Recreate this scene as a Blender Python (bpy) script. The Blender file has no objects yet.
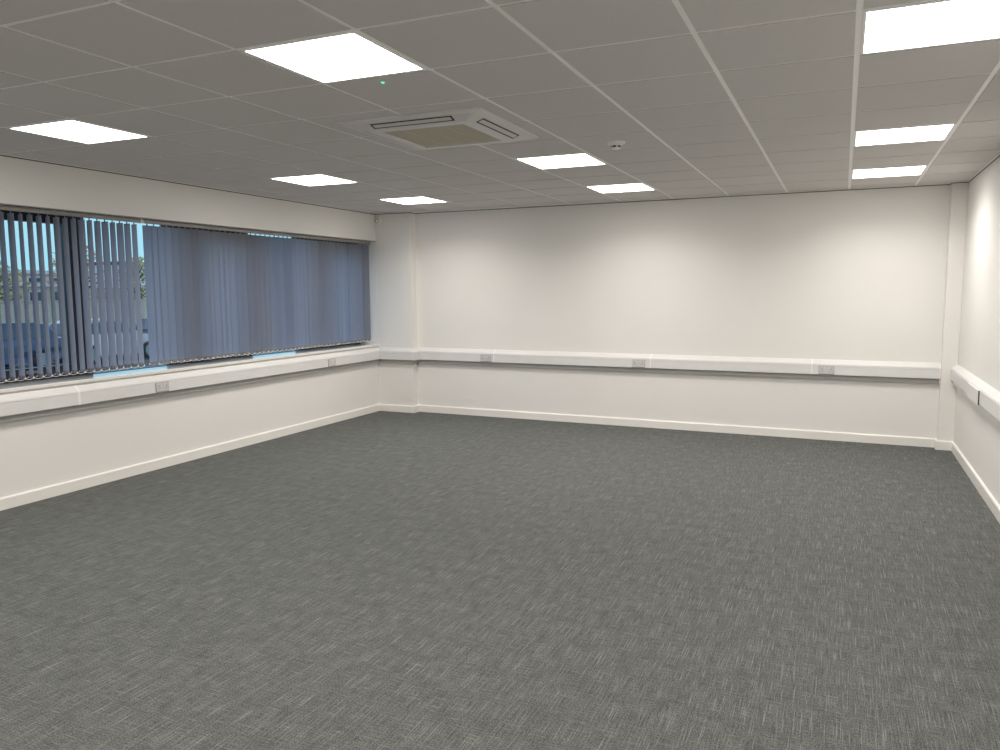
import bpy, bmesh, math, random
from mathutils import Vector, Matrix
random.seed(7)
S = bpy.context.scene
C = S.collection
PI = math.pi

# ---------------------------------------------------------------- dimensions
ZC = 2.632                      # ceiling height
XL, XR = -5.722, 1.047          # side walls
YB = 5.72                      # far wall
YF = -5.4                       # wall behind the camera
YBR = 5.615                     # the far wall runs a little out of square
PLX, PLY = -5.188, 5.59        # left pier: right edge, front
PRX, PRY = 0.908, 5.505          # right pier: left edge, front
WT = 0.42                       # wall thickness
WY0, WY1 = -1.64, PLY           # window band
WZ0, WZ1 = 0.905, 2.27
T = 0.6                         # ceiling module

def yb(x): return YB + (YBR - YB) * (x - PLX) / (PRX - PLX)
# ---------------------------------------------------------------- helpers
def new_obj(name, bm, mats, parent=None, smooth=False):
    me = bpy.data.meshes.new(name)
    bmesh.ops.recalc_face_normals(bm, faces=bm.faces)
    bm.to_mesh(me); bm.free()
    if not isinstance(mats, (list, tuple)): mats = [mats]
    for m in mats: me.materials.append(m)
    if smooth:
        for p in me.polygons: p.use_smooth = True
    o = bpy.data.objects.new(name, me); C.objects.link(o)
    if parent: o.parent = parent
    return o

def tag(o, label=None, cat=None, group=None, kind=None):
    if label: o['label'] = label
    if cat: o['category'] = cat
    if group: o['group'] = group
    if kind: o['kind'] = kind
    return o

def empty(name, loc=(0, 0, 0), rz=0.0, label=None, cat=None, group=None, kind=None):
    o = bpy.data.objects.new(name, None); C.objects.link(o)
    o.location = loc; o.rotation_euler = (0, 0, rz); o.empty_display_size = .05
    return tag(o, label, cat, group, kind)

def copy_tree(o, parent=None):
    c = o.copy(); C.objects.link(c)
    if parent: c.parent = parent
    for ch in list(o.children): copy_tree(ch, c)
    return c

def box(bm, x0, x1, y0, y1, z0, z1, mi=0, bev=0.0, seg=2):
    vs = [bm.verts.new((x, y, z)) for x in (x0, x1) for y in (y0, y1) for z in (z0, z1)]
    idx = [(0, 1, 3, 2), (4, 6, 7, 5), (0, 4, 5, 1), (2, 3, 7, 6), (0, 2, 6, 4), (1, 5, 7, 3)]
    fs = [bm.faces.new([vs[i] for i in q]) for q in idx]
    for f in fs: f.material_index = mi
    if bev:
        es = list({e for f in fs for e in f.edges})
        r = bmesh.ops.bevel(bm, geom=es, offset=bev, segments=seg, profile=.5, affect='EDGES')
        for f in r['faces']: f.material_index = mi

def quad(bm, pts, mi=0):
    f = bm.faces.new([bm.verts.new(p) for p in pts]); f.material_index = mi; return f

def sweep(bm, prof, path, mi=0, cap=True):
    """prof: list of (out, z); path: list of (x, y, nx, ny) corner points with mitred outward vectors"""
    rings = []
    for (x, y, nx, ny) in path:
        rings.append([bm.verts.new((x + nx * a, y + ny * a, z)) for a, z in prof])
    n = len(prof)
    for r0, r1 in zip(rings, rings[1:]):
        for i in range(n):
            j = (i + 1) % n
            f = bm.faces.new((r0[i], r0[j], r1[j], r1[i])); f.material_index = mi
    if cap:
        for r in (rings[0], rings[-1]):
            f = bm.faces.new(r); f.material_index = mi

def lathe(bm, prof, seg=32, loc=(0, 0, 0), axis='Z', mi=0, a0=0):
    rings = []
    for r, z in prof:
        ring = []
        for k in range(seg):
            a = a0 + 2 * PI * k / seg
            p = (r * math.cos(a), r * math.sin(a), z)
            if axis == 'X': p = (p[2], p[0], p[1])
            if axis == 'Y': p = (p[0], p[2], p[1])
            ring.append(bm.verts.new((p[0] + loc[0], p[1] + loc[1], p[2] + loc[2])))
        rings.append(ring)
    for r0, r1 in zip(rings, rings[1:]):
        for k in range(seg):
            f = bm.faces.new((r0[k], r0[(k + 1) % seg], r1[(k + 1) % seg], r1[k])); f.material_index = mi
    for r in (rings[0], rings[-1]):
        f = bm.faces.new(r); f.material_index = mi

def tube(bm, pts, r, seg=6, mi=0):
    pts = [Vector(p) for p in pts]; rings = []
    for i, p in enumerate(pts):
        d = (pts[min(i + 1, len(pts) - 1)] - pts[max(i - 1, 0)]).normalized()
        u = d.cross(Vector((0, 0, 1)))
        if u.length < .05: u = d.cross(Vector((1, 0, 0)))
        u.normalize(); v = d.cross(u)
        rr = r[i] if isinstance(r, (list, tuple)) else r
        rings.append([bm.verts.new(p + (u * math.cos(2 * PI * k / seg) + v * math.sin(2 * PI * k / seg)) * rr) for k in range(seg)])
    for a, b in zip(rings, rings[1:]):
        for k in range(seg):
            f = bm.faces.new((a[k], a[(k + 1) % seg], b[(k + 1) % seg], b[k])); f.material_index = mi
    for q in (rings[0], rings[-1]):
        f = bm.faces.new(q); f.material_index = mi

# ---------------------------------------------------------------- materials
def mat(name, col=(.8, .8, .8), rough=.5, metal=0.0, spec=.5):
    m = bpy.data.materials.new(name); m.use_nodes = True
    b = m.node_tree.nodes['Principled BSDF']
    b.inputs['Base Color'].default_value = (*col, 1)
    b.inputs['Roughness'].default_value = rough
    b.inputs['Metallic'].default_value = metal
    b.inputs['Specular IOR Level'].default_value = spec
    return m

def nd(m, t, **kw):
    n = m.node_tree.nodes.new(t)
    for k, v in kw.items():
        if k in n.inputs.keys() if hasattr(n, 'inputs') else False: n.inputs[k].default_value = v
        else: setattr(n, k, v)
    return n

def lk(m, a, ao, b, bi): m.node_tree.links.new(a.outputs[ao], b.inputs[bi])

def noise_mat(name, c1, c2, scale=5.0, rough=.6, bump=0.0, bscale=None, detail=4, sc=(1, 1, 1), spec=.5, lo=.35, hi=.65):
    m = mat(name, c1, rough, spec=spec); b = m.node_tree.nodes['Principled BSDF']
    tc = nd(m, 'ShaderNodeTexCoord'); mp = nd(m, 'ShaderNodeMapping'); mp.inputs['Scale'].default_value = sc
    lk(m, tc, 'Object', mp, 'Vector')
    n = nd(m, 'ShaderNodeTexNoise'); n.inputs['Scale'].default_value = scale; n.inputs['Detail'].default_value = detail
    lk(m, mp, 'Vector', n, 'Vector')
    r = nd(m, 'ShaderNodeValToRGB'); e = r.color_ramp.elements
    e[0].position = lo; e[0].color = (*c1, 1); e[1].position = hi; e[1].color = (*c2, 1)
    lk(m, n, 'Fac', r, 'Fac'); lk(m, r, 'Color', b, 'Base Color')
    if bump:
        n2 = nd(m, 'ShaderNodeTexNoise'); n2.inputs['Scale'].default_value = bscale or scale; n2.inputs['Detail'].default_value = 3
        lk(m, mp, 'Vector', n2, 'Vector')
        bp = nd(m, 'ShaderNodeBump'); bp.inputs['Strength'].default_value = bump; bp.inputs['Distance'].default_value = .002
        lk(m, n2, 'Fac', bp, 'Height'); lk(m, bp, 'Normal', b, 'Normal')
    return m

M = {}
M['wall'] = noise_mat('wall_paint', (.795, .78, .75), (.805, .79, .76), 1.3, .55, .10, 180, spec=.25)
M['gloss'] = noise_mat('gloss_white_paint', (.83, .81, .77), (.85, .83, .79), 3, .3, .05, 30, spec=.4)
M['pvc'] = noise_mat('white_pvc', (.72, .715, .70), (.74, .735, .72), 8, .32, spec=.4)
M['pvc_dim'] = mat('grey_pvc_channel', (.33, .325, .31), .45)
M['gap'] = mat('dark_gap', (.03, .03, .03), .7)
M['sill'] = noise_mat('gloss_sill', (.80, .78, .74), (.82, .80, .76), 4, .07, spec=.7)
M['tile'] = noise_mat('mineral_ceiling_tile', (.65, .625, .605), (.70, .675, .655), 260, .9, .5, 300, detail=6, spec=.1)
M['grid'] = mat('white_steel_grid', (.93, .92, .90), .35)
M['tile_edge'] = mat('tile_edge', (.60, .59, .57), .9)
M['panel_frame'] = mat('panel_frame', (.9, .9, .9), .35)
M['black_plastic'] = mat('black_plastic', (.012, .012, .012), .4)
M['white_plastic'] = mat('white_plastic', (.86, .85, .82), .35)
M['frame'] = noise_mat('dark_window_frame', (.022, .025, .03), (.03, .034, .042), 8, .35)
M['rail'] = mat('headrail_aluminium', (.27, .26, .25), .5, .1)
M['ac'] = mat('cassette_plastic', (.68, .67, .65), .4)
M['vane'] = mat('vane_plastic', (.66, .65, .62), .45)
M['slot'] = mat('outlet_dark', (.03, .027, .025), .6)

def emis(name, col, st):
    m = bpy.data.materials.new(name); m.use_nodes = True
    nt = m.node_tree; nt.nodes.clear()
    e = nt.nodes.new('ShaderNodeEmission'); o = nt.nodes.new('ShaderNodeOutputMaterial')
    e.inputs['Color'].default_value = (*col, 1); e.inputs['Strength'].default_value = st
    nt.links.new(e.outputs[0], o.inputs['Surface']); return m
LIGHT = 10.5
M['diffuser'] = emis('led_diffuser', (1.0, .95, .90), LIGHT)
M['led'] = emis('green_led', (.05, 1, .35), 2.0)

# carpet: woven loop tile, pale flecks running with the pile
def carpet():
    m = mat('woven_grey_carpet', (.1, .1, .1), .95, spec=.12); b = m.node_tree.nodes['Principled BSDF']
    tc = nd(m, 'ShaderNodeTexCoord')
    def streak(sx, sy, lo, hi, det=2.0, off=0):
        mp = nd(m, 'ShaderNodeMapping'); mp.inputs['Scale'].default_value = (sx, sy, 1); mp.inputs['Location'].default_value = (off, off * .7, 0)
        lk(m, tc, 'Object', mp, 'Vector')
        n = nd(m, 'ShaderNodeTexNoise', noise_dimensions='2D'); n.inputs['Scale'].default_value = 1; n.inputs['Detail'].default_value = det
        lk(m, mp, 'Vector', n, 'Vector')
        r = nd(m, 'ShaderNodeMapRange'); r.inputs['From Min'].default_value = lo; r.inputs['From Max'].default_value = hi
        lk(m, n, 'Fac', r, 'Value'); return r
    a = streak(230, 5.0, .60, .72)             # long pale threads
    c = streak(9, 200, .60, .73, off=3.3)   # cross threads
    d = streak(170, 170, .3, .7, off=9)      # loop grain
    g = streak(14, 9, .30, .70, det=5, off=5)   # larger patches
    h = streak(190, 8, .44, .30, det=2, off=21)
    h2 = streak(10, 170, .44, .30, det=2, off=31)  # dark threads
    def mixc(f, A, B, bt='MIX'):
        x = nd(m, 'ShaderNodeMix', data_type='RGBA', blend_type=bt)
        if hasattr(f, 'outputs'): m.node_tree.links.new(f.outputs[0], x.inputs[0])
        else: x.inputs[0].default_value = f
        for k, v in ((6, A), (7, B)):
            if isinstance(v, tuple): x.inputs[k].default_value = (*v, 1)
            else: m.node_tree.links.new(v.outputs[2], x.inputs[k])
        return x
    base = mixc(g, (.106, .112, .107), (.127, .133, .126))
    base2 = mixc(d, (.50, .50, .50), (1.45, 1.45, 1.45)); base3 = mixc(1.0, base, base2, 'MULTIPLY')
    f1 = nd(m, 'ShaderNodeMath', operation='MULTIPLY'); lk(m, h, 0, f1, 0); f1.inputs[1].default_value = .6
    base4a = mixc(f1, base3, (.055, .058, .055))
    f1b = nd(m, 'ShaderNodeMath', operation='MULTIPLY'); lk(m, h2, 0, f1b, 0); f1b.inputs[1].default_value = .5
    base4 = mixc(f1b, base4a, (.055, .058, .055))
    f2 = nd(m, 'ShaderNodeMath', operation='MULTIPLY'); lk(m, a, 0, f2, 0); f2.inputs[1].default_value = .50
    f2.use_clamp = True
    base5 = mixc(f2, base4, (.30, .305, .285))
    f3 = nd(m, 'ShaderNodeMath', operation='MULTIPLY'); lk(m, c, 0, f3, 0); f3.inputs[1].default_value = .40
    f3.use_clamp = True
    base6 = mixc(f3, base5, (.27, .27, .25))
    m.node_tree.links.new(base6.outputs[2], b.inputs['Base Color'])
    bp = nd(m, 'ShaderNodeBump'); bp.inputs['Strength'].default_value = .5; bp.inputs['Distance'].default_value = .003
    lk(m, d, 0, bp, 'Height'); lk(m, bp, 'Normal', b, 'Normal')
    return m
M['carpet'] = carpet()

# blind fabric: dull reflection plus translucency
def fabric(name, c, tr):
    m = bpy.data.materials.new(name); m.use_nodes = True; nt = m.node_tree; nt.nodes.clear()
    o = nt.nodes.new('ShaderNodeOutputMaterial'); d = nt.nodes.new('ShaderNodeBsdfDiffuse'); t = nt.nodes.new('ShaderNodeBsdfTranslucent'); mx = nt.nodes.new('ShaderNodeMixShader')
    tc = nt.nodes.new('ShaderNodeTexCoord'); n = nt.nodes.new('ShaderNodeTexNoise'); n.inputs['Scale'].default_value = 500
    mp = nt.nodes.new('ShaderNodeMapping'); mp.inputs['Scale'].default_value = (1, 1, .1)
    nt.links.new(tc.outputs['Object'], mp.inputs['Vector']); nt.links.new(mp.outputs[0], n.inputs['Vector'])
    r = nt.nodes.new('ShaderNodeMix'); r.data_type = 'RGBA'
    r.inputs[6].default_value = (*[k * .85 for k in c], 1); r.inputs[7].default_value = (*[k * 1.15 for k in c], 1)
    nt.links.new(n.outputs['Fac'], r.inputs[0])
    nt.links.new(r.outputs[2], d.inputs['Color']); t.inputs['Color'].default_value = (*tr, 1)
    mx.inputs[0].default_value = .55
    nt.links.new(d.outputs[0], mx.inputs[1]); nt.links.new(t.outputs[0], mx.inputs[2]); nt.links.new(mx.outputs[0], o.inputs['Surface'])
    return m
M['fabric_solid'] = mat('fabric_hem', (.22, .215, .22), .8)
M['fabric'] = fabric('grey_blind_fabric', (.27, .26, .245), (.44, .51, .68))

def glass(name):
    m = bpy.data.materials.new(name); m.use_nodes = True; nt = m.node_tree; nt.nodes.clear()
    o = nt.nodes.new('ShaderNodeOutputMaterial'); t = nt.nodes.new('ShaderNodeBsdfTransparent'); g = nt.nodes.new('ShaderNodeBsdfGlossy'); mx = nt.nodes.new('ShaderNodeMixShader'); lw = nt.nodes.new('ShaderNodeLayerWeight'); pw = nt.nodes.new('ShaderNodeMath'); f = nt.nodes.new('ShaderNodeMath')
    t.inputs['Color'].default_value = (.90, .95, .97, 1); g.inputs['Roughness'].default_value = .02; lw.inputs['Blend'].default_value = .5; pw.operation = 'POWER'; pw.inputs[1].default_value = 5; f.operation = 'MULTIPLY_ADD'; f.inputs[1].default_value = .96; f.inputs[2].default_value = .04
    nt.links.new(lw.outputs['Facing'], pw.inputs[0]); nt.links.new(pw.outputs[0], f.inputs[0])
    nt.links.new(f.outputs[0], mx.inputs[0]); nt.links.new(t.outputs[0], mx.inputs[1]); nt.links.new(g.outputs[0], mx.inputs[2]); nt.links.new(mx.outputs[0], o.inputs['Surface'])
    return m
M['glass'] = glass('window_glass')

# ---------------------------------------------------------------- room shell
bm = bmesh.new(); box(bm, XL - WT, XR + WT, YF - WT, YB + WT, -.12, 0)
tag(new_obj('floor', bm, M['carpet']), kind='structure')

bm = bmesh.new()
box(bm, XL - WT, XL, YF, YB + WT, 0, WZ0 - .03)            # below the windows
box(bm, XL - WT, XL, YF, YB + WT, 2.37, ZC + .1)           # above the windows
box(bm, XL - .13, XL, WY0, YB, WZ1, 2.37)
box(bm, XL - WT, XL, YF, WY0, WZ0 - .03, 2.37)
tag(new_obj('wall_left', bm, M['wall']), kind='structure')

bm = bmesh.new()
vv = [bm.verts.new((x, y, z)) for z in (0, ZC + .1) for x, y in ((XL, yb(XL)), (XR + WT, yb(XR + WT)), (XR + WT, YB + WT), (XL, YB + WT))]
for q in ((0, 1, 2, 3), (7, 6, 5, 4), (0, 4, 5, 1), (1, 5, 6, 2), (2, 6, 7, 3), (3, 7, 4, 0)): bm.faces.new([vv[i] for i in q])
box(bm, XL, PLX, PLY, YB, 0, ZC + .1, bev=.004)
box(bm, XL - WT, XL, PLY, YB, WZ0 - .03, 2.37)
box(bm, PRX, XR, PRY, YBR + .02, 0, ZC + .1, bev=.004)
tag(new_obj('wall_back', bm, M['wall']), kind='structure')

bm = bmesh.new(); box(bm, XR, XR + WT, YF, YB, 0, ZC + .1)
tag(new_obj('wall_right', bm, M['wall']), kind='structure')
bm = bmesh.new(); box(bm, XL - WT, XR + WT, YF - WT, YF, 0, ZC + .1)
tag(new_obj('wall_front', bm, M['wall']), kind='structure')

# ceiling lights and cassette occupy these modules (column, row) with column 0 at x = 0 .. 0.6
LIGHTS = [(-4, -1), (-8, 0), (-8, 4), (-8, 7), (-4, 4), (-4, 7), (0, 0), (0, 4), (0, 7),
          (-8, -4), (-4, -5), (0, -4), (-8, -8), (-4, -8), (0, -8)]
holes = set(LIGHTS)
bm = bmesh.new(); gap = .0122; dep = .0036; ZT = ZC - dep
i0, i1 = -10, 1; j0, j1 = -9, 9
for i in range(i0, i1 + 1):
    for j in range(j0, j1 + 1):
        if (i, j) in holes: continue
        x0 = max(i * T + gap, XL + .001); x1 = min((i + 1) * T - gap, XR - .001)
        y0 = max(j * T + gap, YF + .001); y1 = min((j + 1) * T - gap, YB - .001)
        if x1 - x0 < .02 or y1 - y0 < .02: continue
        if i in (-5, -4) and j in (1, 2):      # opening for the cassette
            cx0, cx1, cy0, cy1 = -2.82, -1.94, .78, 1.65
            if i == -5: x1r = cx0
            if j == 1:
                quad(bm, [(x0, y0, ZT), (x1, y0, ZT), (x1, cy0, ZT), (x0, cy0, ZT)])
                yy0, yy1 = cy0, y1
            else:
                quad(bm, [(x0, cy1, ZT), (x1, cy1, ZT), (x1, y1, ZT), (x0, y1, ZT)])
                yy0, yy1 = y0, cy1
            if i == -5: quad(bm, [(x0, yy0, ZT), (cx0, yy0, ZT), (cx0, yy1, ZT), (x0, yy1, ZT)])
            else: quad(bm, [(cx1, yy0, ZT), (x1, yy0, ZT), (x1, yy1, ZT), (cx1, yy1, ZT)])
        else:
            quad(bm, [(x0, y0, ZT), (x1, y0, ZT), (x1, y1, ZT), (x0, y1, ZT)])
        for a, b in (((x0, y0), (x1, y0)), ((x1, y0), (x1, y1)), ((x1, y1), (x0, y1)), ((x0, y1), (x0, y0))):
            quad(bm, [(*a, ZT), (*b, ZT), (*b, ZC), (*a, ZC)], 1)
for f in bm.faces:
    if f.material_index == 0 and f.normal.z > 0: f.normal_flip()
ceil = tag(new_obj('ceiling', bm, [M['tile'], M['tile_edge']]), kind='structure')
# T bars
bm = bmesh.new(); zb = ZC - .0003
def bar(x0, x1, y0, y1): box(bm, x0, x1, y0, y1, zb, zb + .03)
for i in range(-9, 2):
    bar(i * T - .0125, i * T + .0125, YF, YB)
for j in range(-9, 10):
    for i in range(-10, 2):
        xa = max(i * T + .0125, XL); xb = min((i + 1) * T - .0125, XR)
        bar(xa, xb, j * T - .0125, j * T + .0125)
new_obj('ceiling_grid', bm, M['grid'], ceil)
bm = bmesh.new()    # perimeter angle and the slab over the grid
for (x0, x1, y0, y1) in ((XL, XL + .02, YF, PLY), (XR - .02, XR, YF, PRY), (PLX, PRX, YBR - .02, YB), (XL, PLX, PLY - .02, PLY), (PRX, XR, PRY - .02, PRY),
                         (XL, XR, YF, YF + .02)):
    box(bm, x0, x1, y0, y1, ZC - .006, ZC + .012)
new_obj('edge_trim', bm, M['grid'], ceil)
M['shadow_paint'] = mat('painted_shadow_line', (.10, .10, .095), .8)  # dark strip on the walls, painting in the shadow line below the edge trim
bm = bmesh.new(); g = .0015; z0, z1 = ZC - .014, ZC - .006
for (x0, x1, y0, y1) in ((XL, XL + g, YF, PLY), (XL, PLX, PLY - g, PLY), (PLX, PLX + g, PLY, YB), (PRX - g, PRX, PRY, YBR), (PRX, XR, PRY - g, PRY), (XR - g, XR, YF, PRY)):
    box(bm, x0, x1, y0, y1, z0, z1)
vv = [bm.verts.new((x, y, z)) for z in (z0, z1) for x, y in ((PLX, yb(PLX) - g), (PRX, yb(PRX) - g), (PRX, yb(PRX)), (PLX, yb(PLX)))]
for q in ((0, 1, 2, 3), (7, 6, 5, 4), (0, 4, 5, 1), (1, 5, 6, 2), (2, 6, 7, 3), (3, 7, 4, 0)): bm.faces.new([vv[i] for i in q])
new_obj('painted_shadow_line', bm, M['shadow_paint'], ceil)
bm = bmesh.new(); box(bm, XL - WT, XR + WT, YF - WT, YB + WT, ZC + .1, ZC + .2)
new_obj('ceiling_slab', bm, M['wall'], ceil)

# ---------------------------------------------------------------- baseboards
BB = [(0, 0), (.018, 0), (.018, .083), (.012, .092), (0, .092)]
def board(name, path):
    bm = bmesh.new(); sweep(bm, BB, path)
    return tag(new_obj(name, bm, M['gloss']), kind='structure')
board('baseboard_left', [(XL, YF, 1, 0), (XL, PLY, 1, -1)])
board('baseboard_back', [(XL, PLY, 1, -1), (PLX, PLY, 1, -1), (PLX, YB, 1, -1), (PRX, YBR, -1, -1), (PRX, PRY, -1, -1), (XR, PRY, -1, -1)])
board('baseboard_right', [(XR, PRY, -1, -1), (XR, YF, -1, 0)])

# ---------------------------------------------------------------- window sill board
bm = bmesh.new()
box(bm, -6.09, XL + .022, WY0, PLY, WZ0 - .028, WZ0, bev=.004)
tag(new_obj('trim_1', bm, M['sill']), kind='structure')
bm = bmesh.new()   # metal bead closing the plaster edge above the blinds
box(bm, XL - .004, XL + .0025, WY0, PLY, WZ1 - .003, WZ1 + .004)
tag(new_obj('trim_2', bm, M['rail']), kind='structure')

# ---------------------------------------------------------------- windows
GX = -6.05
WTOP = 2.37
bays = [(-1.64, -.55, 1), (-.55, .37, 0), (.37, 1.445, 1), (1.445, 2.375, 0), (2.375, 3.46, 1), (3.46, 4.345, 0), (4.345, PLY, 1)]
for k, (y0, y1, casement) in enumerate(bays):
    w = empty('window_%d' % (k + 1), (GX, (y0 + y1) / 2, WZ0), kind='structure')
    hy = (y1 - y0) / 2; h = WTOP - WZ0
    bm = bmesh.new(); fw = .022 if not casement else .06
    ft = .022 if not casement else .075; fb = .004 if not casement else .03
    box(bm, -.035, .045, -hy, -hy + fw, 0, h); box(bm, -.035, .045, hy - fw, hy, 0, h)
    box(bm, -.035, .045, -hy + fw, hy - fw, -.025, fb); box(bm, -.035, .045, -hy + fw, hy - fw, h - ft, h)
    new_obj('window_frame', bm, M['frame'], w)
    gy = hy - fw; g0, g1 = fb, h - ft
    if casement:
        s = .105; bm = bmesh.new()
        box(bm, -.02, .06, -gy, -gy + s, g0, g1, bev=.004); box(bm, -.02, .06, gy - s, gy, g0, g1, bev=.004)
        box(bm, -.02, .06, -gy + s, gy - s, g0, g0 + .075); box(bm, -.02, .06, -gy + s, gy - s, g1 - .11, g1)
        sash = new_obj('sash', bm, M['frame'], w)
        bm = bmesh.new()
        box(bm, .06, .072, -.06, .06, g0 + .03, g0 + .055, bev=.003); box(bm, .072, .084, -.05, .055, g0 + .036, g0 + .05, bev=.003)
        new_obj('handle', bm, M['rail'], sash)
        gy -= s; g0 += .075; g1 -= .11
    bm = bmesh.new(); box(bm, -.008, .004, -gy, gy, g0, g1)
    new_obj('window_pane', bm, M['glass'], w)

# ---------------------------------------------------------------- vertical blinds
BX = -5.785
STEP = .0745; SW = .089
HT, HB = 2.214, .957
def slat_mesh():
    bm = bmesh.new(); n = 4; rows = 6
    g = [[bm.verts.new((.0035 * math.sin(PI * (i / n)) * 1.0, -SW / 2 + SW * i / n, HB + (HT - HB) * j / rows)) for j in range(rows + 1)] for i in range(n + 1)]
    for i in range(n):
        for j in range(rows): bm.faces.new((g[i][j], g[i + 1][j], g[i + 1][j + 1], g[i][j + 1]))
    me = bpy.data.meshes.new('slat'); bm.to_mesh(me); bm.free(); me.materials.append(M['fabric'])
    for p in me.polygons: p.use_smooth = True
    return me
SLAT = slat_mesh()
def small_mesh(name, fn, m):
    bm = bmesh.new(); fn(bm); bmesh.ops.recalc_face_normals(bm, faces=bm.faces)
    me = bpy.data.meshes.new(name); bm.to_mesh(me); bm.free(); me.materials.append(m); return me
WEIGHT = small_mesh('weight', lambda b: (box(b, -.0022, .0032, -SW / 2 + .002, SW / 2 - .002, HB - .002, HB + .024),), M['fabric_solid'])
CLIP = [small_mesh('clip', lambda b, q=q: (box(b, -.0035, .0035, q * SW / 2 - .005, q * SW / 2 + .003, HB - .003, HB + .011),), M['white_plastic']) for q in (-1, 1)]
HOOK = small_mesh('hook', lambda b: box(b, -.002, .002, -.006, .006, HT - .010, HT + .016), M['rail'])

def blind(y0, y1, ys, tilt, label):
    root = empty('vertical_blind', (BX, (y0 + y1) / 2, 0), label=label, cat='blind', group='vertical blinds across the windows')
    yc = (y0 + y1) / 2
    bm = bmesh.new()
    box(bm, -.02, .02, y0 - yc, y1 - yc, 2.2335, 2.2660, bev=.003)
    box(bm, -.006, .0215, y0 - yc, y1 - yc, 2.231, 2.236)
    new_obj('headrail', bm, M['rail'], root)
    for e in (y0 - yc, y1 - yc):
        bm = bmesh.new(); s = 1 if e < 0 else -1
        box(bm, -.022, .0225, min(e, e + s * .012), max(e, e + s * .012), 2.2295, 2.2665, bev=.002)
        new_obj('end_cap', bm, M['white_plastic'] if e > 0 else M['vane'], root)
    first = None
    for k, y in enumerate(ys):
        s = bpy.data.objects.new('slat', SLAT); C.objects.link(s); s.parent = root
        s.location = (0, y - yc, 0); s.rotation_euler = (0, 0, tilt(k, y))
        for nm, me in (('bottom_weight', WEIGHT), ('chain_clip', CLIP[0]), ('chain_clip', CLIP[1]), ('hanger', HOOK)):
            q = bpy.data.objects.new(nm, me); C.objects.link(q); q.parent = s
    # linking chains between slat feet: two runs with a droop in each span
    for side in (-1, 1):
        bm = bmesh.new(); pts = []
        for a, b in zip(ys, ys[1:]):
            ta, tb = tilt(0, a), tilt(0, b)
            def foot(y, t): return Vector((-math.sin(t) * side * SW / 2, y - yc + math.cos(t) * side * SW / 2, HB + .004))
            A, B = foot(a, ta), foot(b, tb)
            for q in range(5):
                u = q / 5; p = A.lerp(B, u); p.z -= .012 * 4 * u * (1 - u); pts.append(p)
        pts.append(B)
        tube(bm, pts, .0016, 4)
        new_obj('bead_chain', bm, M['white_plastic'], root)
    return root

ys1 = [1.794 - STEP * k for k in range(42)][::-1]
def tilt_open(k, y): return math.radians(-98.5 + 3 * math.sin(y * 5.1) + 5 * math.sin(y * 31))
# rotation 0 leaves the slat parallel to the window; open slats stand nearly square to it
ys2 = [1.935 + STEP * k for k in range(int((5.47 - 1.935) / STEP) + 1)]
def tilt_closed(k, y):
    t = -10
    for y0, v in ((1.9, -4), (2.22, -30), (2.43, -48), (2.68, -3), (3.04, -40), (3.3, -20), (3.6, -46), (3.95, -2), (4.41, -52), (4.70, 0), (5.1, -24), (5.33, -58)):
        if y >= y0: t = v
    return math.radians(t + 8 * math.sin(y * 29) + 6 * math.sin(y * 61))
blind(-1.46, 1.865, ys1, tilt_open, 'grey vertical blind with slats turned open, cars and sky showing between them')
blind(1.868, 5.535, ys2, tilt_closed, 'grey vertical blind with slats turned shut, hanging next to the far corner')

# ---------------------------------------------------------------- trunking
PF = .055
PROF = [(0, .864), (.006, .864), (PF - .006, .826), (PF, .812), (PF, .708), (.037, .704), (.037, .660), (0, .660)]
PTOP = [(0, .864), (.006, .864), (.012, .861), (PF - .006, .826), (PF, .813), (PF, .806), (0, .806)]
PFACE = [(0, .8045), (PF, .8045), (PF + .0005, .803), (PF + .0005, .710), (PF - .002, .706), (0, .706)]
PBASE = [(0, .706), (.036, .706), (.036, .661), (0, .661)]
def trunking(path, label, origin, base='pvc_dim'):
    root = empty('cable_trunking', origin, label=label, cat='trunking', group='cable trunking runs around the walls')
    P = [(x - origin[0], y - origin[1], nx, ny) for x, y, nx, ny in path]
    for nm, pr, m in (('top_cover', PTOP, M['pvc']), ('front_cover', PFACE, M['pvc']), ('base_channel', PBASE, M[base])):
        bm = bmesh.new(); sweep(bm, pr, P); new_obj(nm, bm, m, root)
    return root
def shift(path, dz): return path
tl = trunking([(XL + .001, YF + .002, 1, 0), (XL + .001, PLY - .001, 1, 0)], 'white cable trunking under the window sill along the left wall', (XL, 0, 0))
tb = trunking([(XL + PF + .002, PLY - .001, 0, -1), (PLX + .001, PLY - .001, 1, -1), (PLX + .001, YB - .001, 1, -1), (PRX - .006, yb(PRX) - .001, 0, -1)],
              'long white cable trunking across the far wall, ending short of the right corner', (-2, YB, 0))
tr = trunking([(XR - .001, PRY - .001, -1, 0), (XR - .001, YF + .002, -1, 0)], 'white cable trunking at the right edge on the right wall', (XR, 0, 0), 'pvc')
def on_wall(side, s, out):      # local frame of each run
    if side == 'L': return (out, s, 0), 0
    if side == 'B': return (s + 2, -out, 0), 0
    return (-out, s, 0), 0
def joint(root, side, s, w=.022):
    bm = bmesh.new(); pr = [(0, .8655), (.007, .8655), (.013, .8625), (PF - .004, .8275), (PF + .002, .813), (PF + .002, .706), (0, .706)]
    if side == 'L': path = [(0, s - w / 2, 1, 0), (0, s + w / 2, 1, 0)]
    elif side == 'B': path = [(s - w / 2 + 2, yb(s) - YB - .001, 0, -1), (s + w / 2 + 2, yb(s) - YB - .001, 0, -1)]
    else: path = [(0, s - w / 2, -1, 0), (0, s + w / 2, -1, 0)]
    sweep(bm, pr, path); new_obj('joint_cover', bm, M['white_plastic'], root)
for s in (1.06, -1.8): joint(tl, 'L', s)
for s in (-4.035, -2.03, -.29): joint(tb, 'B', s, .012)
for s in (1.4,): joint(tr, 'R', s)
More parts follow.
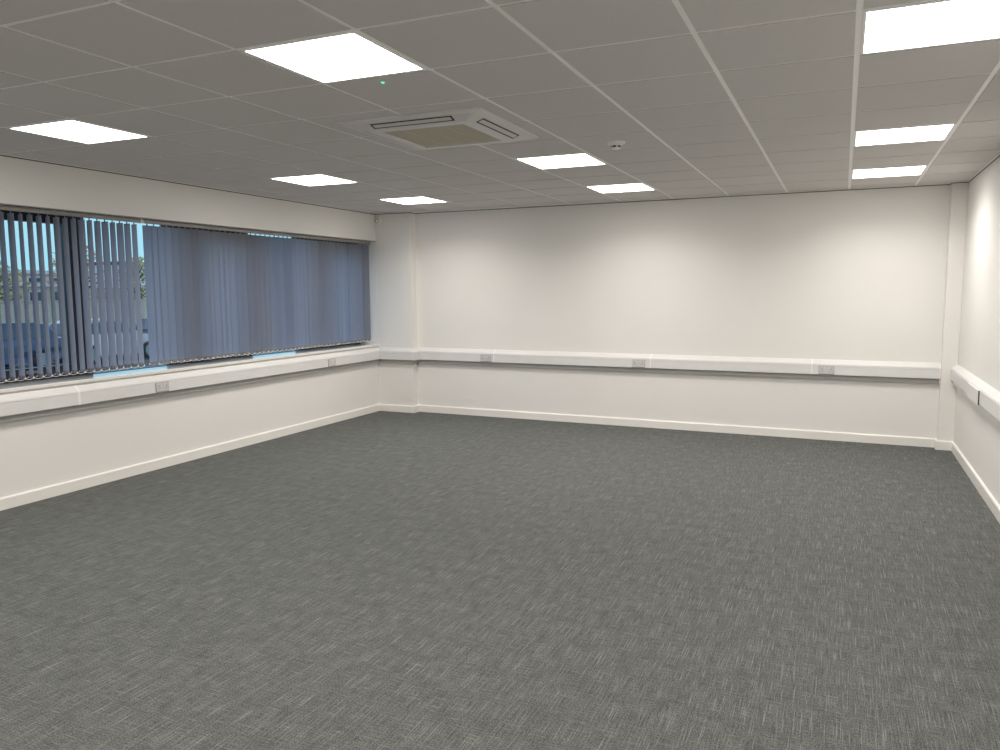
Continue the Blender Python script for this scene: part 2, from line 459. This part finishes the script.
# end cap of the far run
bm = bmesh.new(); sweep(bm, [(a + (.002 if a > 0 else 0), z) for a, z in PROF], [(PRX - .008 + 2, YBR - YB - .001, 0, -1), (PRX - .001 + 2, YBR - YB - .001, 0, -1)])
new_obj('end_cap', bm, M['white_plastic'], tb)
# proud lid section on the right run
bm = bmesh.new()
sweep(bm, [(PF + .0006, .812), (PF + .010, .811), (PF + .010, .698), (PF + .0006, .697)], [(0, 3.75, -1, 0), (0, 4.33, -1, 0)])
lid = new_obj('cover_panel', bm, M['pvc'], tr)
bm = bmesh.new(); box(bm, -(PF + .0085), -(PF + .0005), 3.7425, 3.7495, .698, .810)
new_obj('lid_gap', bm, M['gap'], tr)

# ---------------------------------------------------------------- double sockets
M['socket_plastic'] = mat('socket_plastic', (.58, .57, .56), .4)
def make_socket():
    root = empty('double_socket', (0, 0, 0))
    bm = bmesh.new(); box(bm, -.073, .073, -.0095, 0, -.040, .040, bev=.0025); new_obj('faceplate', bm, M['socket_plastic'], root)
    for sx in (-1, 1):
        bm = bmesh.new(); box(bm, sx * .018 - .006, sx * .018 + .006, -.0125, -.0094, .012, .030, bev=.001); new_obj('rocker_switch', bm, M['pvc'], root)
        bm = bmesh.new(); cx = sx * .045
        box(bm, cx - .003, cx + .003, -.0100, -.0094, .006, .016)
        for q in (-1, 1): box(bm, cx + q * .011 - .004, cx + q * .011 + .004, -.0100, -.0094, -.013, -.008)
        new_obj('outlet', bm, M['black_plastic'], root)
    bm = bmesh.new(); box(bm, -.075, .075, -.0006, 0, -.0435, .0425); new_obj('mounting_gap', bm, M['gap'], root)
    return root
sock0 = make_socket()
zs = .756; used = False
spots = [((-4.150, yb(-4.150) - PF - .0017, zs), -.0172, 'white double socket in far wall trunking, nearest the windows'),
         ((-2.168, yb(-2.168) - PF - .0017, zs), -.0172, 'white double socket in the middle of the far wall trunking'),
         ((-.146, yb(-.146) - PF - .0017, zs), -.0172, 'white double socket in far wall trunking, nearest the right corner'),
         ((XL + PF + .0017, 1.90, zs), PI / 2, 'white double socket under the sill below the open window blind'),
         ((XL + PF + .0017, 4.47, zs), PI / 2, 'white double socket under the sill, below the closed blind near the far corner')]
for loc, rz, lab in spots:
    o = sock0 if not used else copy_tree(sock0); used = True
    o.location = loc; o.rotation_euler = (0, 0, rz)
    tag(o, lab, 'socket', 'double sockets in the trunking')

# ---------------------------------------------------------------- LED ceiling panels
PWR = 15.0
def make_panel():
    root = empty('led_panel', (0, 0, 0)); h = .2870; d = .275
    bm = bmesh.new()
    for (x0, x1, y0, y1) in ((-h, h, -h, -d), (-h, h, d, h), (-h, -d, -d, d), (d, h, -d, d)):
        box(bm, x0, x1, y0, y1, -.0025, .008)
    new_obj('panel_frame', bm, M['panel_frame'], root)
    bm = bmesh.new(); quad(bm, [(-d, -d, 0), (-d, d, 0), (d, d, 0), (d, -d, 0)])
    if list(bm.faces)[0].normal.z > 0: bmesh.ops.reverse_faces(bm, faces=bm.faces)
    me = bpy.data.meshes.new('diffuser'); bm.to_mesh(me); bm.free(); me.materials.append(M['diffuser'])
    o = bpy.data.objects.new('diffuser', me); C.objects.link(o); o.parent = root
    la = bpy.data.lights.new('panel_light', 'AREA'); la.shape = 'SQUARE'; la.size = 2 * d - .01; la.energy = PWR; la.spread = math.radians(146); la.color = (1.0, .95, .90)
    lo = bpy.data.objects.new('panel_light', la); C.objects.link(lo); lo.parent = root; lo.location = (0, 0, -.001)
    bm = bmesh.new(); box(bm, -h, h, -h, h, .008, .03); new_obj('housing', bm, M['panel_frame'], root)
    return root
pan0 = make_panel(); used = False
LAB = ['large glowing square ceiling light nearest the camera, left of centre', 'glowing ceiling light at the far left above the open blind',
       'glowing ceiling light left of the air conditioner, between two others of its row', 'small glowing ceiling light near the far left corner',
       'glowing ceiling light beside the smoke detector, just right of the air conditioner', 'glowing ceiling light near the far wall, middle of the room',
       'big glowing ceiling light cut off by the top right of the frame', 'glowing ceiling light at right, middle one of the right row',
       'glowing ceiling light at right, closest to the far wall']
for n, (i, j) in enumerate(LIGHTS):
    o = pan0 if not used else copy_tree(pan0); used = True
    o.location = ((i + .5) * T, (j + .5) * T, ZC - .003)
    tag(o, LAB[n] if n < 9 else 'square ceiling light panel behind the camera', 'ceiling light', 'square LED ceiling panels' if n < 9 else 'ceiling panels behind the camera')

# ---------------------------------------------------------------- cassette air conditioner
def cassette():
    cx, cy = -2.384, 1.222
    root = empty('air_conditioner', (cx, cy, ZC), label='white square ceiling cassette air conditioner with central intake grille', cat='air conditioner')
    R = .478; G = .288
    bm = bmesh.new()
    # fascia: outer lip, slope, inner rim (frustum)
    def ring(r, z, ch=.03):
        c = ch
        return [bm.verts.new(p) for p in ((-r + c, -r, z), (r - c, -r, z), (r, -r + c, z), (r, r - c, z), (r - c, r, z), (-r + c, r, z), (-r, r - c, z), (-r, -r + c, z))]
    def link(a, b):
        for k in range(len(a)): bm.faces.new((a[k], a[(k + 1) % 8], b[(k + 1) % 8], b[k]))
    rs = [ring(R, -.001), ring(R, -.010), ring(R - .012, -.016), ring(.422, -.0185, .02), ring(.348, -.045, .012), ring(.310, -.047, .010), ring(G + .003, -.047, .006), ring(G, -.038, .004), ring(G, -.02, .004)]
    for a, b in zip(rs, rs[1:]): link(a, b)
    new_obj('fascia', bm, M['ac'], root)
    bm = bmesh.new()     # louvred intake grille
    quad(bm, [(-G, -G, -.034), (G, -G, -.034), (G, G, -.034), (-G, G, -.034)])
    n = 26
    for k in range(n):
        y = -G + .012 + (2 * G - .024) * k / (n - 1)
        box(bm, -G + .006, G - .006, y - .0055, y + .0035, -.0405, -.0345)
    for x in (-.14, 0, .14): box(bm, x - .003, x + .003, -G, G, -.041, -.034)
    new_obj('intake_grille', bm, M['grille'], root)
    for q in range(4):    # outlets on the four slopes
        rot = Matrix.Rotation(q * PI / 2, 3, 'Z')
        p0 = Vector((0, -.422, -.0185)); p1 = Vector((0, -.348, -.045)); dr = (p1 - p0).normalized(); nn = Vector((0, -.337, -.941)).normalized()
        def P(x, t, o): return rot @ (p0 + dr * t + Vector((x, 0, 0)) + nn * o)
        bm = bmesh.new(); L = .275
        def slab(bm, xa, xb, ta, tb, oa, ob, mi=0):
            v = [bm.verts.new(P(x, t, o)) for x in (xa, xb) for t in (ta, tb) for o in (oa, ob)]
            for f in [(0, 1, 3, 2), (4, 6, 7, 5), (0, 4, 5, 1), (2, 3, 7, 6), (0, 2, 6, 4), (1, 5, 7, 3)]: bm.faces.new([v[i] for i in f])
        slab(bm, -L, L, .008, .060, .0005, .0015)
        out = new_obj('air_outlet', bm, M['slot'], root)
        bm = bmesh.new(); slab(bm, -L + .012, L - .012, .018, .050, .001, .0025)
        new_obj('vane', bm, M['vane'], out)
    bm = bmesh.new(); box(bm, -.43, .43, -.43, .43, .0, .09); new_obj('casing', bm, M['vane'], root)
    return root
M['grille'] = mat('grille_plastic', (.58, .55, .45), .6)
cassette()

# ---------------------------------------------------------------- detector, LED, corner sensor
root = empty('smoke_detector', (-1.495, 2.10, ZC), label='small white ceiling detector with dark openings, right of the air conditioner', cat='detector')
bm = bmesh.new(); lathe(bm, [(.066, 0), (.066, -.006), (.060, -.012), (.044, -.022), (.036, -.030)], 40)
new_obj('base', bm, M['white_plastic'], root, True)
bm = bmesh.new()
for k in range(6):
    a = math.radians(k * 60 - 106 + 12)
    for s in range(4):
        a0 = a - .36 + s * .18; a1 = a0 + .18
        quad(bm, [(.0365 * math.cos(a0), .0365 * math.sin(a0), -.029), (.0365 * math.cos(a1), .0365 * math.sin(a1), -.029), (.0365 * math.cos(a1), .0365 * math.sin(a1), -.040), (.0365 * math.cos(a0), .0365 * math.sin(a0), -.040)])
new_obj('sensor_opening', bm, M['black_plastic'], root)
bm = bmesh.new(); lathe(bm, [(.036, -.030), (.036, -.039), (.033, -.045), (.022, -.050), (.008, -.051)], 40)
new_obj('sensor_chamber', bm, M['white_plastic'], root, True)

root = empty('emergency_indicator', (-2.115, .095, ZC), label='tiny green indicator lamp in the ceiling tile beside the nearest light', cat='indicator lamp')
bm = bmesh.new(); lathe(bm, [(.016, 0), (.016, -.002), (.012, -.004), (.009, -.004)], 24); new_obj('bezel', bm, M['white_plastic'], root, True)
bm = bmesh.new(); lathe(bm, [(.009, -.003), (.008, -.006), (.004, -.008)], 16); new_obj('lamp_lens', bm, M['led'], root, True)

root = empty('motion_sensor', (-5.674, PLY, 2.535), label='small round white sensor high in the far left corner above the blind', cat='sensor')
bm = bmesh.new(); lathe(bm, [(.047, 0), (.047, -.020), (.041, -.027), (.029, -.028)], 32, axis='Y'); new_obj('housing', bm, M['white_plastic'], root, True)
bm = bmesh.new(); lathe(bm, [(.0295, -.012), (.0295, -.0285), (.0225, -.0290), (.0225, -.012)], 32, axis='Y'); new_obj('groove_ring', bm, M['pvc_dim'], root, True)
bm = bmesh.new(); lathe(bm, [(.022, -.012), (.021, -.031), (.015, -.038), (.006, -.041)], 32, axis='Y'); new_obj('lens', bm, M['white_plastic'], root, True)

# ---------------------------------------------------------------- outside
GZ = -.78
M['asphalt'] = noise_mat('asphalt', (.035, .038, .042), (.07, .072, .075), 30, .85, .3, 60)
M['render'] = noise_mat('pale_cladding', (.88, .58, .47), (.92, .66, .55), 3, .7)
M['brick'] = noise_mat('grey_brown_brick', (.50, .40, .29), (.72, .58, .44), 6, .85, sc=(1, 1, 6))
M['pane_out'] = mat('building_glass', (.03, .05, .08), .08, spec=.8)
M['white_out'] = mat('white_fascia', (.8, .78, .76), .5)
M['roof'] = noise_mat('dark_roof', (.05, .05, .055), (.08, .075, .07), 10, .8)
M['tyre'] = mat('tyre_rubber', (.015, .015, .015), .8)
M['alloy'] = mat('alloy_wheel', (.5, .5, .52), .3, .9)
M['headlight'] = mat('headlight_glass', (.8, .82, .85), .1)
M['taillight'] = mat('red_taillight', (.5, .02, .02), .2)
bm = bmesh.new(); box(bm, -160, XL - WT - .02, -60, 150, GZ - .2, GZ)
tag(new_obj('ground', bm, M['asphalt']), kind='structure')
bm = bmesh.new(); box(bm, XL - WT, XR + WT, YF - WT, YB + WT, GZ, -.12)
tag(new_obj('wall_plinth', bm, M['brick']), kind='structure')

def building(x, y0, y1, zt, split, wall_mat, label, wins=8, fascia=None):
    root = empty('office_building' if fascia else 'house', (x, (y0 + y1) / 2, GZ), label=label, cat='building')
    hy = (y1 - y0) / 2; H = zt - GZ; s = split - GZ
    bm = bmesh.new(); box(bm, -10, 0, -hy, hy, 0, s); new_obj('wall', bm, M['brick'], root)
    bm = bmesh.new(); box(bm, -10, .05, -hy - .05, hy + .05, s, H - .35); new_obj('upper_wall', bm, wall_mat, root)
    bm = bmesh.new(); box(bm, -10.2, .25, -hy - .25, hy + .25, H - .35, H); new_obj('roof', bm, fascia or M['roof'], root)
    bm = bmesh.new(); box(bm, -10.1, .12, -hy - .1, hy + .1, s - .12, s + .12); new_obj('string_course', bm, M['white_out'], root)
    for k in range(wins):
        yc = -hy + (k + .5) * 2 * hy / wins; ww = 2 * hy / wins * .28
        for z0, z1 in ((s * .3, s * .82), (s + (H - s) * .18, s + (H - s) * .55)):
            if z1 - z0 < .35: continue
            bm = bmesh.new(); box(bm, .052, .11, yc - ww, yc + ww, z0, z1); f = new_obj('window', bm, M['white_out'], root)
            bm = bmesh.new(); box(bm, .108, .125, yc - ww + .07, yc + ww - .07, z0 + .07, z1 - .07); new_obj('pane', bm, M['pane_out'], f)
    return root
building(-70, 30, 52.6, 3.75, 2.35, M['render'], 'long low pale pink building with white gutter seen through the open blind', 9, M['white_out'])
building(-70, 56.0, 76, 4.9, 2.25, M['white_out'], 'taller pale building with dark roof edge, seen between the two blinds', 8)
bm = bmesh.new(); box(bm, -48.2, -48, 15, 62, GZ, 1.05)
box(bm, -48.25, -47.95, 15, 62, 1.05, 1.12)
tag(new_obj('boundary_wall', bm, M['brick']), 'low grey brown brick wall behind the parked cars', 'wall')

M['bark'] = noise_mat('bark', (.06, .045, .03), (.10, .08, .06), 12, .9)
M['leaf_green'] = noise_mat('green_leaves', (.48, .42, .17), (.66, .55, .26), 2, .7)
M['leaf_tan'] = noise_mat('autumn_leaves', (.60, .40, .24), (.85, .62, .42), 2, .7)
def tree(x, y, zt, w, m, label, n=900, cat='tree'):
    root = empty('tree', (x, y, GZ), label=label, cat=cat, group='trees beyond the car park')
    H = zt - GZ; rnd = random.Random(int(x * 7 + y * 13))
    bm = bmesh.new(); tube(bm, [(0, 0, 0), (.1, .05, H * .3), (0, .1, H * .6), (.05, 0, H * .92)], [.28, .2, .12, .03], 8)
    for k in range(14):
        a = rnd.uniform(0, 2 * PI); z0 = H * rnd.uniform(.3, .75); r = w * rnd.uniform(.5, .9)
        tube(bm, [(0, 0, z0), (r * .5 * math.cos(a), r * .5 * math.sin(a), z0 + H * .1), (r * math.cos(a), r * math.sin(a), z0 + H * .17)], [.08, .05, .015], 5)
    new_obj('trunk', bm, M['bark'], root)
    bm = bmesh.new()
    for k in range(n):
        u = rnd.random(); t = rnd.uniform(.22, 1.0); a = rnd.uniform(0, 2 * PI)
        R = w * math.sin(PI * min(1, (t - .18) / .85)) ** .6 * math.sqrt(u) * 1.05
        c = Vector((R * math.cos(a), R * math.sin(a), t * H)); s = rnd.uniform(.10, .22)
        A = Vector([rnd.gauss(0, 1) for _ in range(3)]).normalized(); B = A.cross(Vector([rnd.gauss(0, 1) for _ in range(3)])).normalized()
        quad(bm, [c + A * s, c + B * s * .6, c - A * s, c - B * s * .6])
    new_obj('foliage', bm, m, root)
tree(-62, 37.3, 4.2, 2.3, M['leaf_green'], 'green bushy tree at the far left, seen through the open blind')
tree(-65, 47.2, 5.9, 2.6, M['leaf_tan'], 'taller bare brown tree just right of the dark window mullion')
tree(-58, 47.6, 4.7, 1.9, M['leaf_green'], 'olive green tree seen through the last open slats of the blind')

def car(y, paint, label, flip=False, x=-23, L=4.2):
    root = empty('car', (x, y, GZ), PI / 2 if not flip else -PI / 2, label=label, cat='car', group='cars parked outside')
    # side outline, x forward; swept across the width with tumblehome
    body = [(-2.08, .35), (-2.12, .62), (-2.06, .92), (-1.85, .97), (.70, .95), (1.35, .90), (1.90, .78), (2.10, .60), (2.10, .36), (1.9, .24), (-1.9, .24)]
    roof = [(-1.95, .94), (-1.62, 1.38), (-1.2, 1.47), (-.1, 1.49), (.25, 1.44), (.95, .95)]
    def loft(bm, pts, ws):
        rings = [[bm.verts.new((px, yy * f(pz), pz)) for px, pz in pts] for yy, f in ws]
        n = len(pts)
        for a, b in zip(rings, rings[1:]):
            for k in range(n): bm.faces.new((a[k], a[(k + 1) % n], b[(k + 1) % n], b[k]))
        bm.faces.new(rings[0]); bm.faces.new(rings[-1])
    fb = lambda z: .93 if z < .4 else 1.0
    bm = bmesh.new(); loft(bm, body, [(-.87, fb), (-.80, lambda z: 1.02), (0, fb), (.80, lambda z: 1.02), (.87, fb)])
    bmesh.ops.bevel(bm, geom=[e for e in bm.edges if e.is_boundary is False and e.calc_face_angle(0) > .4], offset=.03, segments=2, affect='EDGES')
    new_obj('body', bm, paint, root, True)
    fr = lambda z: 1.0 - .26 * max(0, z - .95)
    bm = bmesh.new(); loft(bm, roof, [(-.80, fr), (0, fr), (.80, fr)])
    cab = new_obj('cabin', bm, paint, root)
    def side(s):
        for a in ([(-1.72, 1.0), (-1.48, 1.34), (-.62, 1.40), (-.62, 1.0)], [(-.54, 1.0), (-.54, 1.40), (.12, 1.39), (.70, 1.0)]):
            bm = bmesh.new(); quad(bm, [(p[0], s * (.80 * fr(p[1]) + .006), p[1]) for p in a]); new_obj('side_window', bm, M['pane_out'], cab)
    side(1); side(-1)
    bm = bmesh.new(); quad(bm, [(.98, -.68, .985), (.98, .68, .985), (.32, .58, 1.42), (.32, -.58, 1.42)]); new_obj('windscreen', bm, M['pane_out'], cab)
    bm = bmesh.new(); quad(bm, [(-1.96, -.68, .985), (-1.96, .68, .985), (-1.68, .60, 1.36), (-1.68, -.60, 1.36)]); new_obj('rear_window', bm, M['pane_out'], cab)
    for wx in (-1.28, 1.30):
        for s in (-1, 1):
            bm = bmesh.new(); lathe(bm, [(.20, -.10), (.30, -.10), (.315, -.07), (.315, .07), (.30, .10), (.20, .10)], 24, axis='Y', loc=(wx, s * .80, .315))
            w = new_obj('wheel', bm, M['tyre'], root)
            bm = bmesh.new(); lathe(bm, [(.05, .0), (.19, .0), (.20, .02), (.20, -.02)], 20, axis='Y', loc=(wx, s * .905, .315))
            new_obj('hubcap', bm, M['alloy'], w)
    for s in (-1, 1):
        bm = bmesh.new(); box(bm, 1.93, 2.09, s * .70 - .15, s * .70 + .15, .62, .76, bev=.02); new_obj('headlight', bm, M['headlight'], root)
        bm = bmesh.new(); box(bm, -2.12, -1.98, s * .72 - .12, s * .72 + .12, .70, .90, bev=.02); new_obj('taillight', bm, M['taillight'], root)
    return root
M['paint_blue'] = mat('blue_car_paint', (.04, .06, .11), .18); M['paint_silver'] = mat('silver_car_paint', (.50, .46, .42), .22, .3)
M['paint_dark'] = mat('dark_car_paint', (.02, .025, .035), .18)
car(11.9, M['paint_blue'], 'dark blue car outside at the far left, seen between the open slats', flip=True, x=-24)
c2 = car(16.15, M['paint_silver'], 'silver beige car outside, right of the dark window mullion', x=-24); c2.scale = (.9, 1, 1)
car(20.3, M['paint_dark'], 'dark car outside, seen in the gap between the two blinds', x=-24.2)

# ---------------------------------------------------------------- sky
w = bpy.data.worlds.new('sky'); S.world = w; w.use_nodes = True; nt = w.node_tree; nt.nodes.clear()
o = nt.nodes.new('ShaderNodeOutputWorld'); b = nt.nodes.new('ShaderNodeBackground')
tc = nt.nodes.new('ShaderNodeTexCoord'); sp = nt.nodes.new('ShaderNodeSeparateXYZ'); r = nt.nodes.new('ShaderNodeValToRGB')
r.color_ramp.elements[0].position = 0.0; r.color_ramp.elements[0].color = (.44, .82, .93, 1)
r.color_ramp.elements[1].position = .6; r.color_ramp.elements[1].color = (.72, .95, 1.38, 1)
nt.links.new(tc.outputs['Generated'], sp.inputs[0]); nt.links.new(sp.outputs['Z'], r.inputs['Fac']); nt.links.new(r.outputs[0], b.inputs['Color'])
b.inputs['Strength'].default_value = 1.1
nt.links.new(b.outputs[0], o.inputs['Surface'])

# ---------------------------------------------------------------- camera
f, yaw, pitch, roll = 773.1, -.41642, -.10888, -.005723
cy_, sy_, cp, sp_, cr, sr = math.cos(yaw), math.sin(yaw), math.cos(pitch), math.sin(pitch), math.cos(roll), math.sin(roll)
fw = Vector((sy_ * cp, cy_ * cp, sp_)); rt = Vector((cy_, -sy_, 0)); up = rt.cross(fw)
R_, U_ = cr * rt + sr * up, -sr * rt + cr * up
cd = bpy.data.cameras.new('camera'); cam = bpy.data.objects.new('camera', cd); C.objects.link(cam)
mw = Matrix((R_, U_, -fw)).transposed().to_4x4(); mw.translation = Vector((-.015, -3.256, 1.613)); cam.matrix_world = mw
cd.sensor_fit = 'HORIZONTAL'; cd.sensor_width = 36; cd.lens = f / 1000 * 36; cd.clip_start = .05; cd.clip_end = 500
S.camera = cam

vs = S.view_settings; vs.view_transform = 'Standard'; vs.look = 'None'; vs.gamma = 1; vs.use_curve_mapping = False; vs.exposure = 0.0
S.cycles.use_denoising = True
S.cycles.max_bounces = 12; S.cycles.diffuse_bounces = 8; S.cycles.transparent_max_bounces = 16
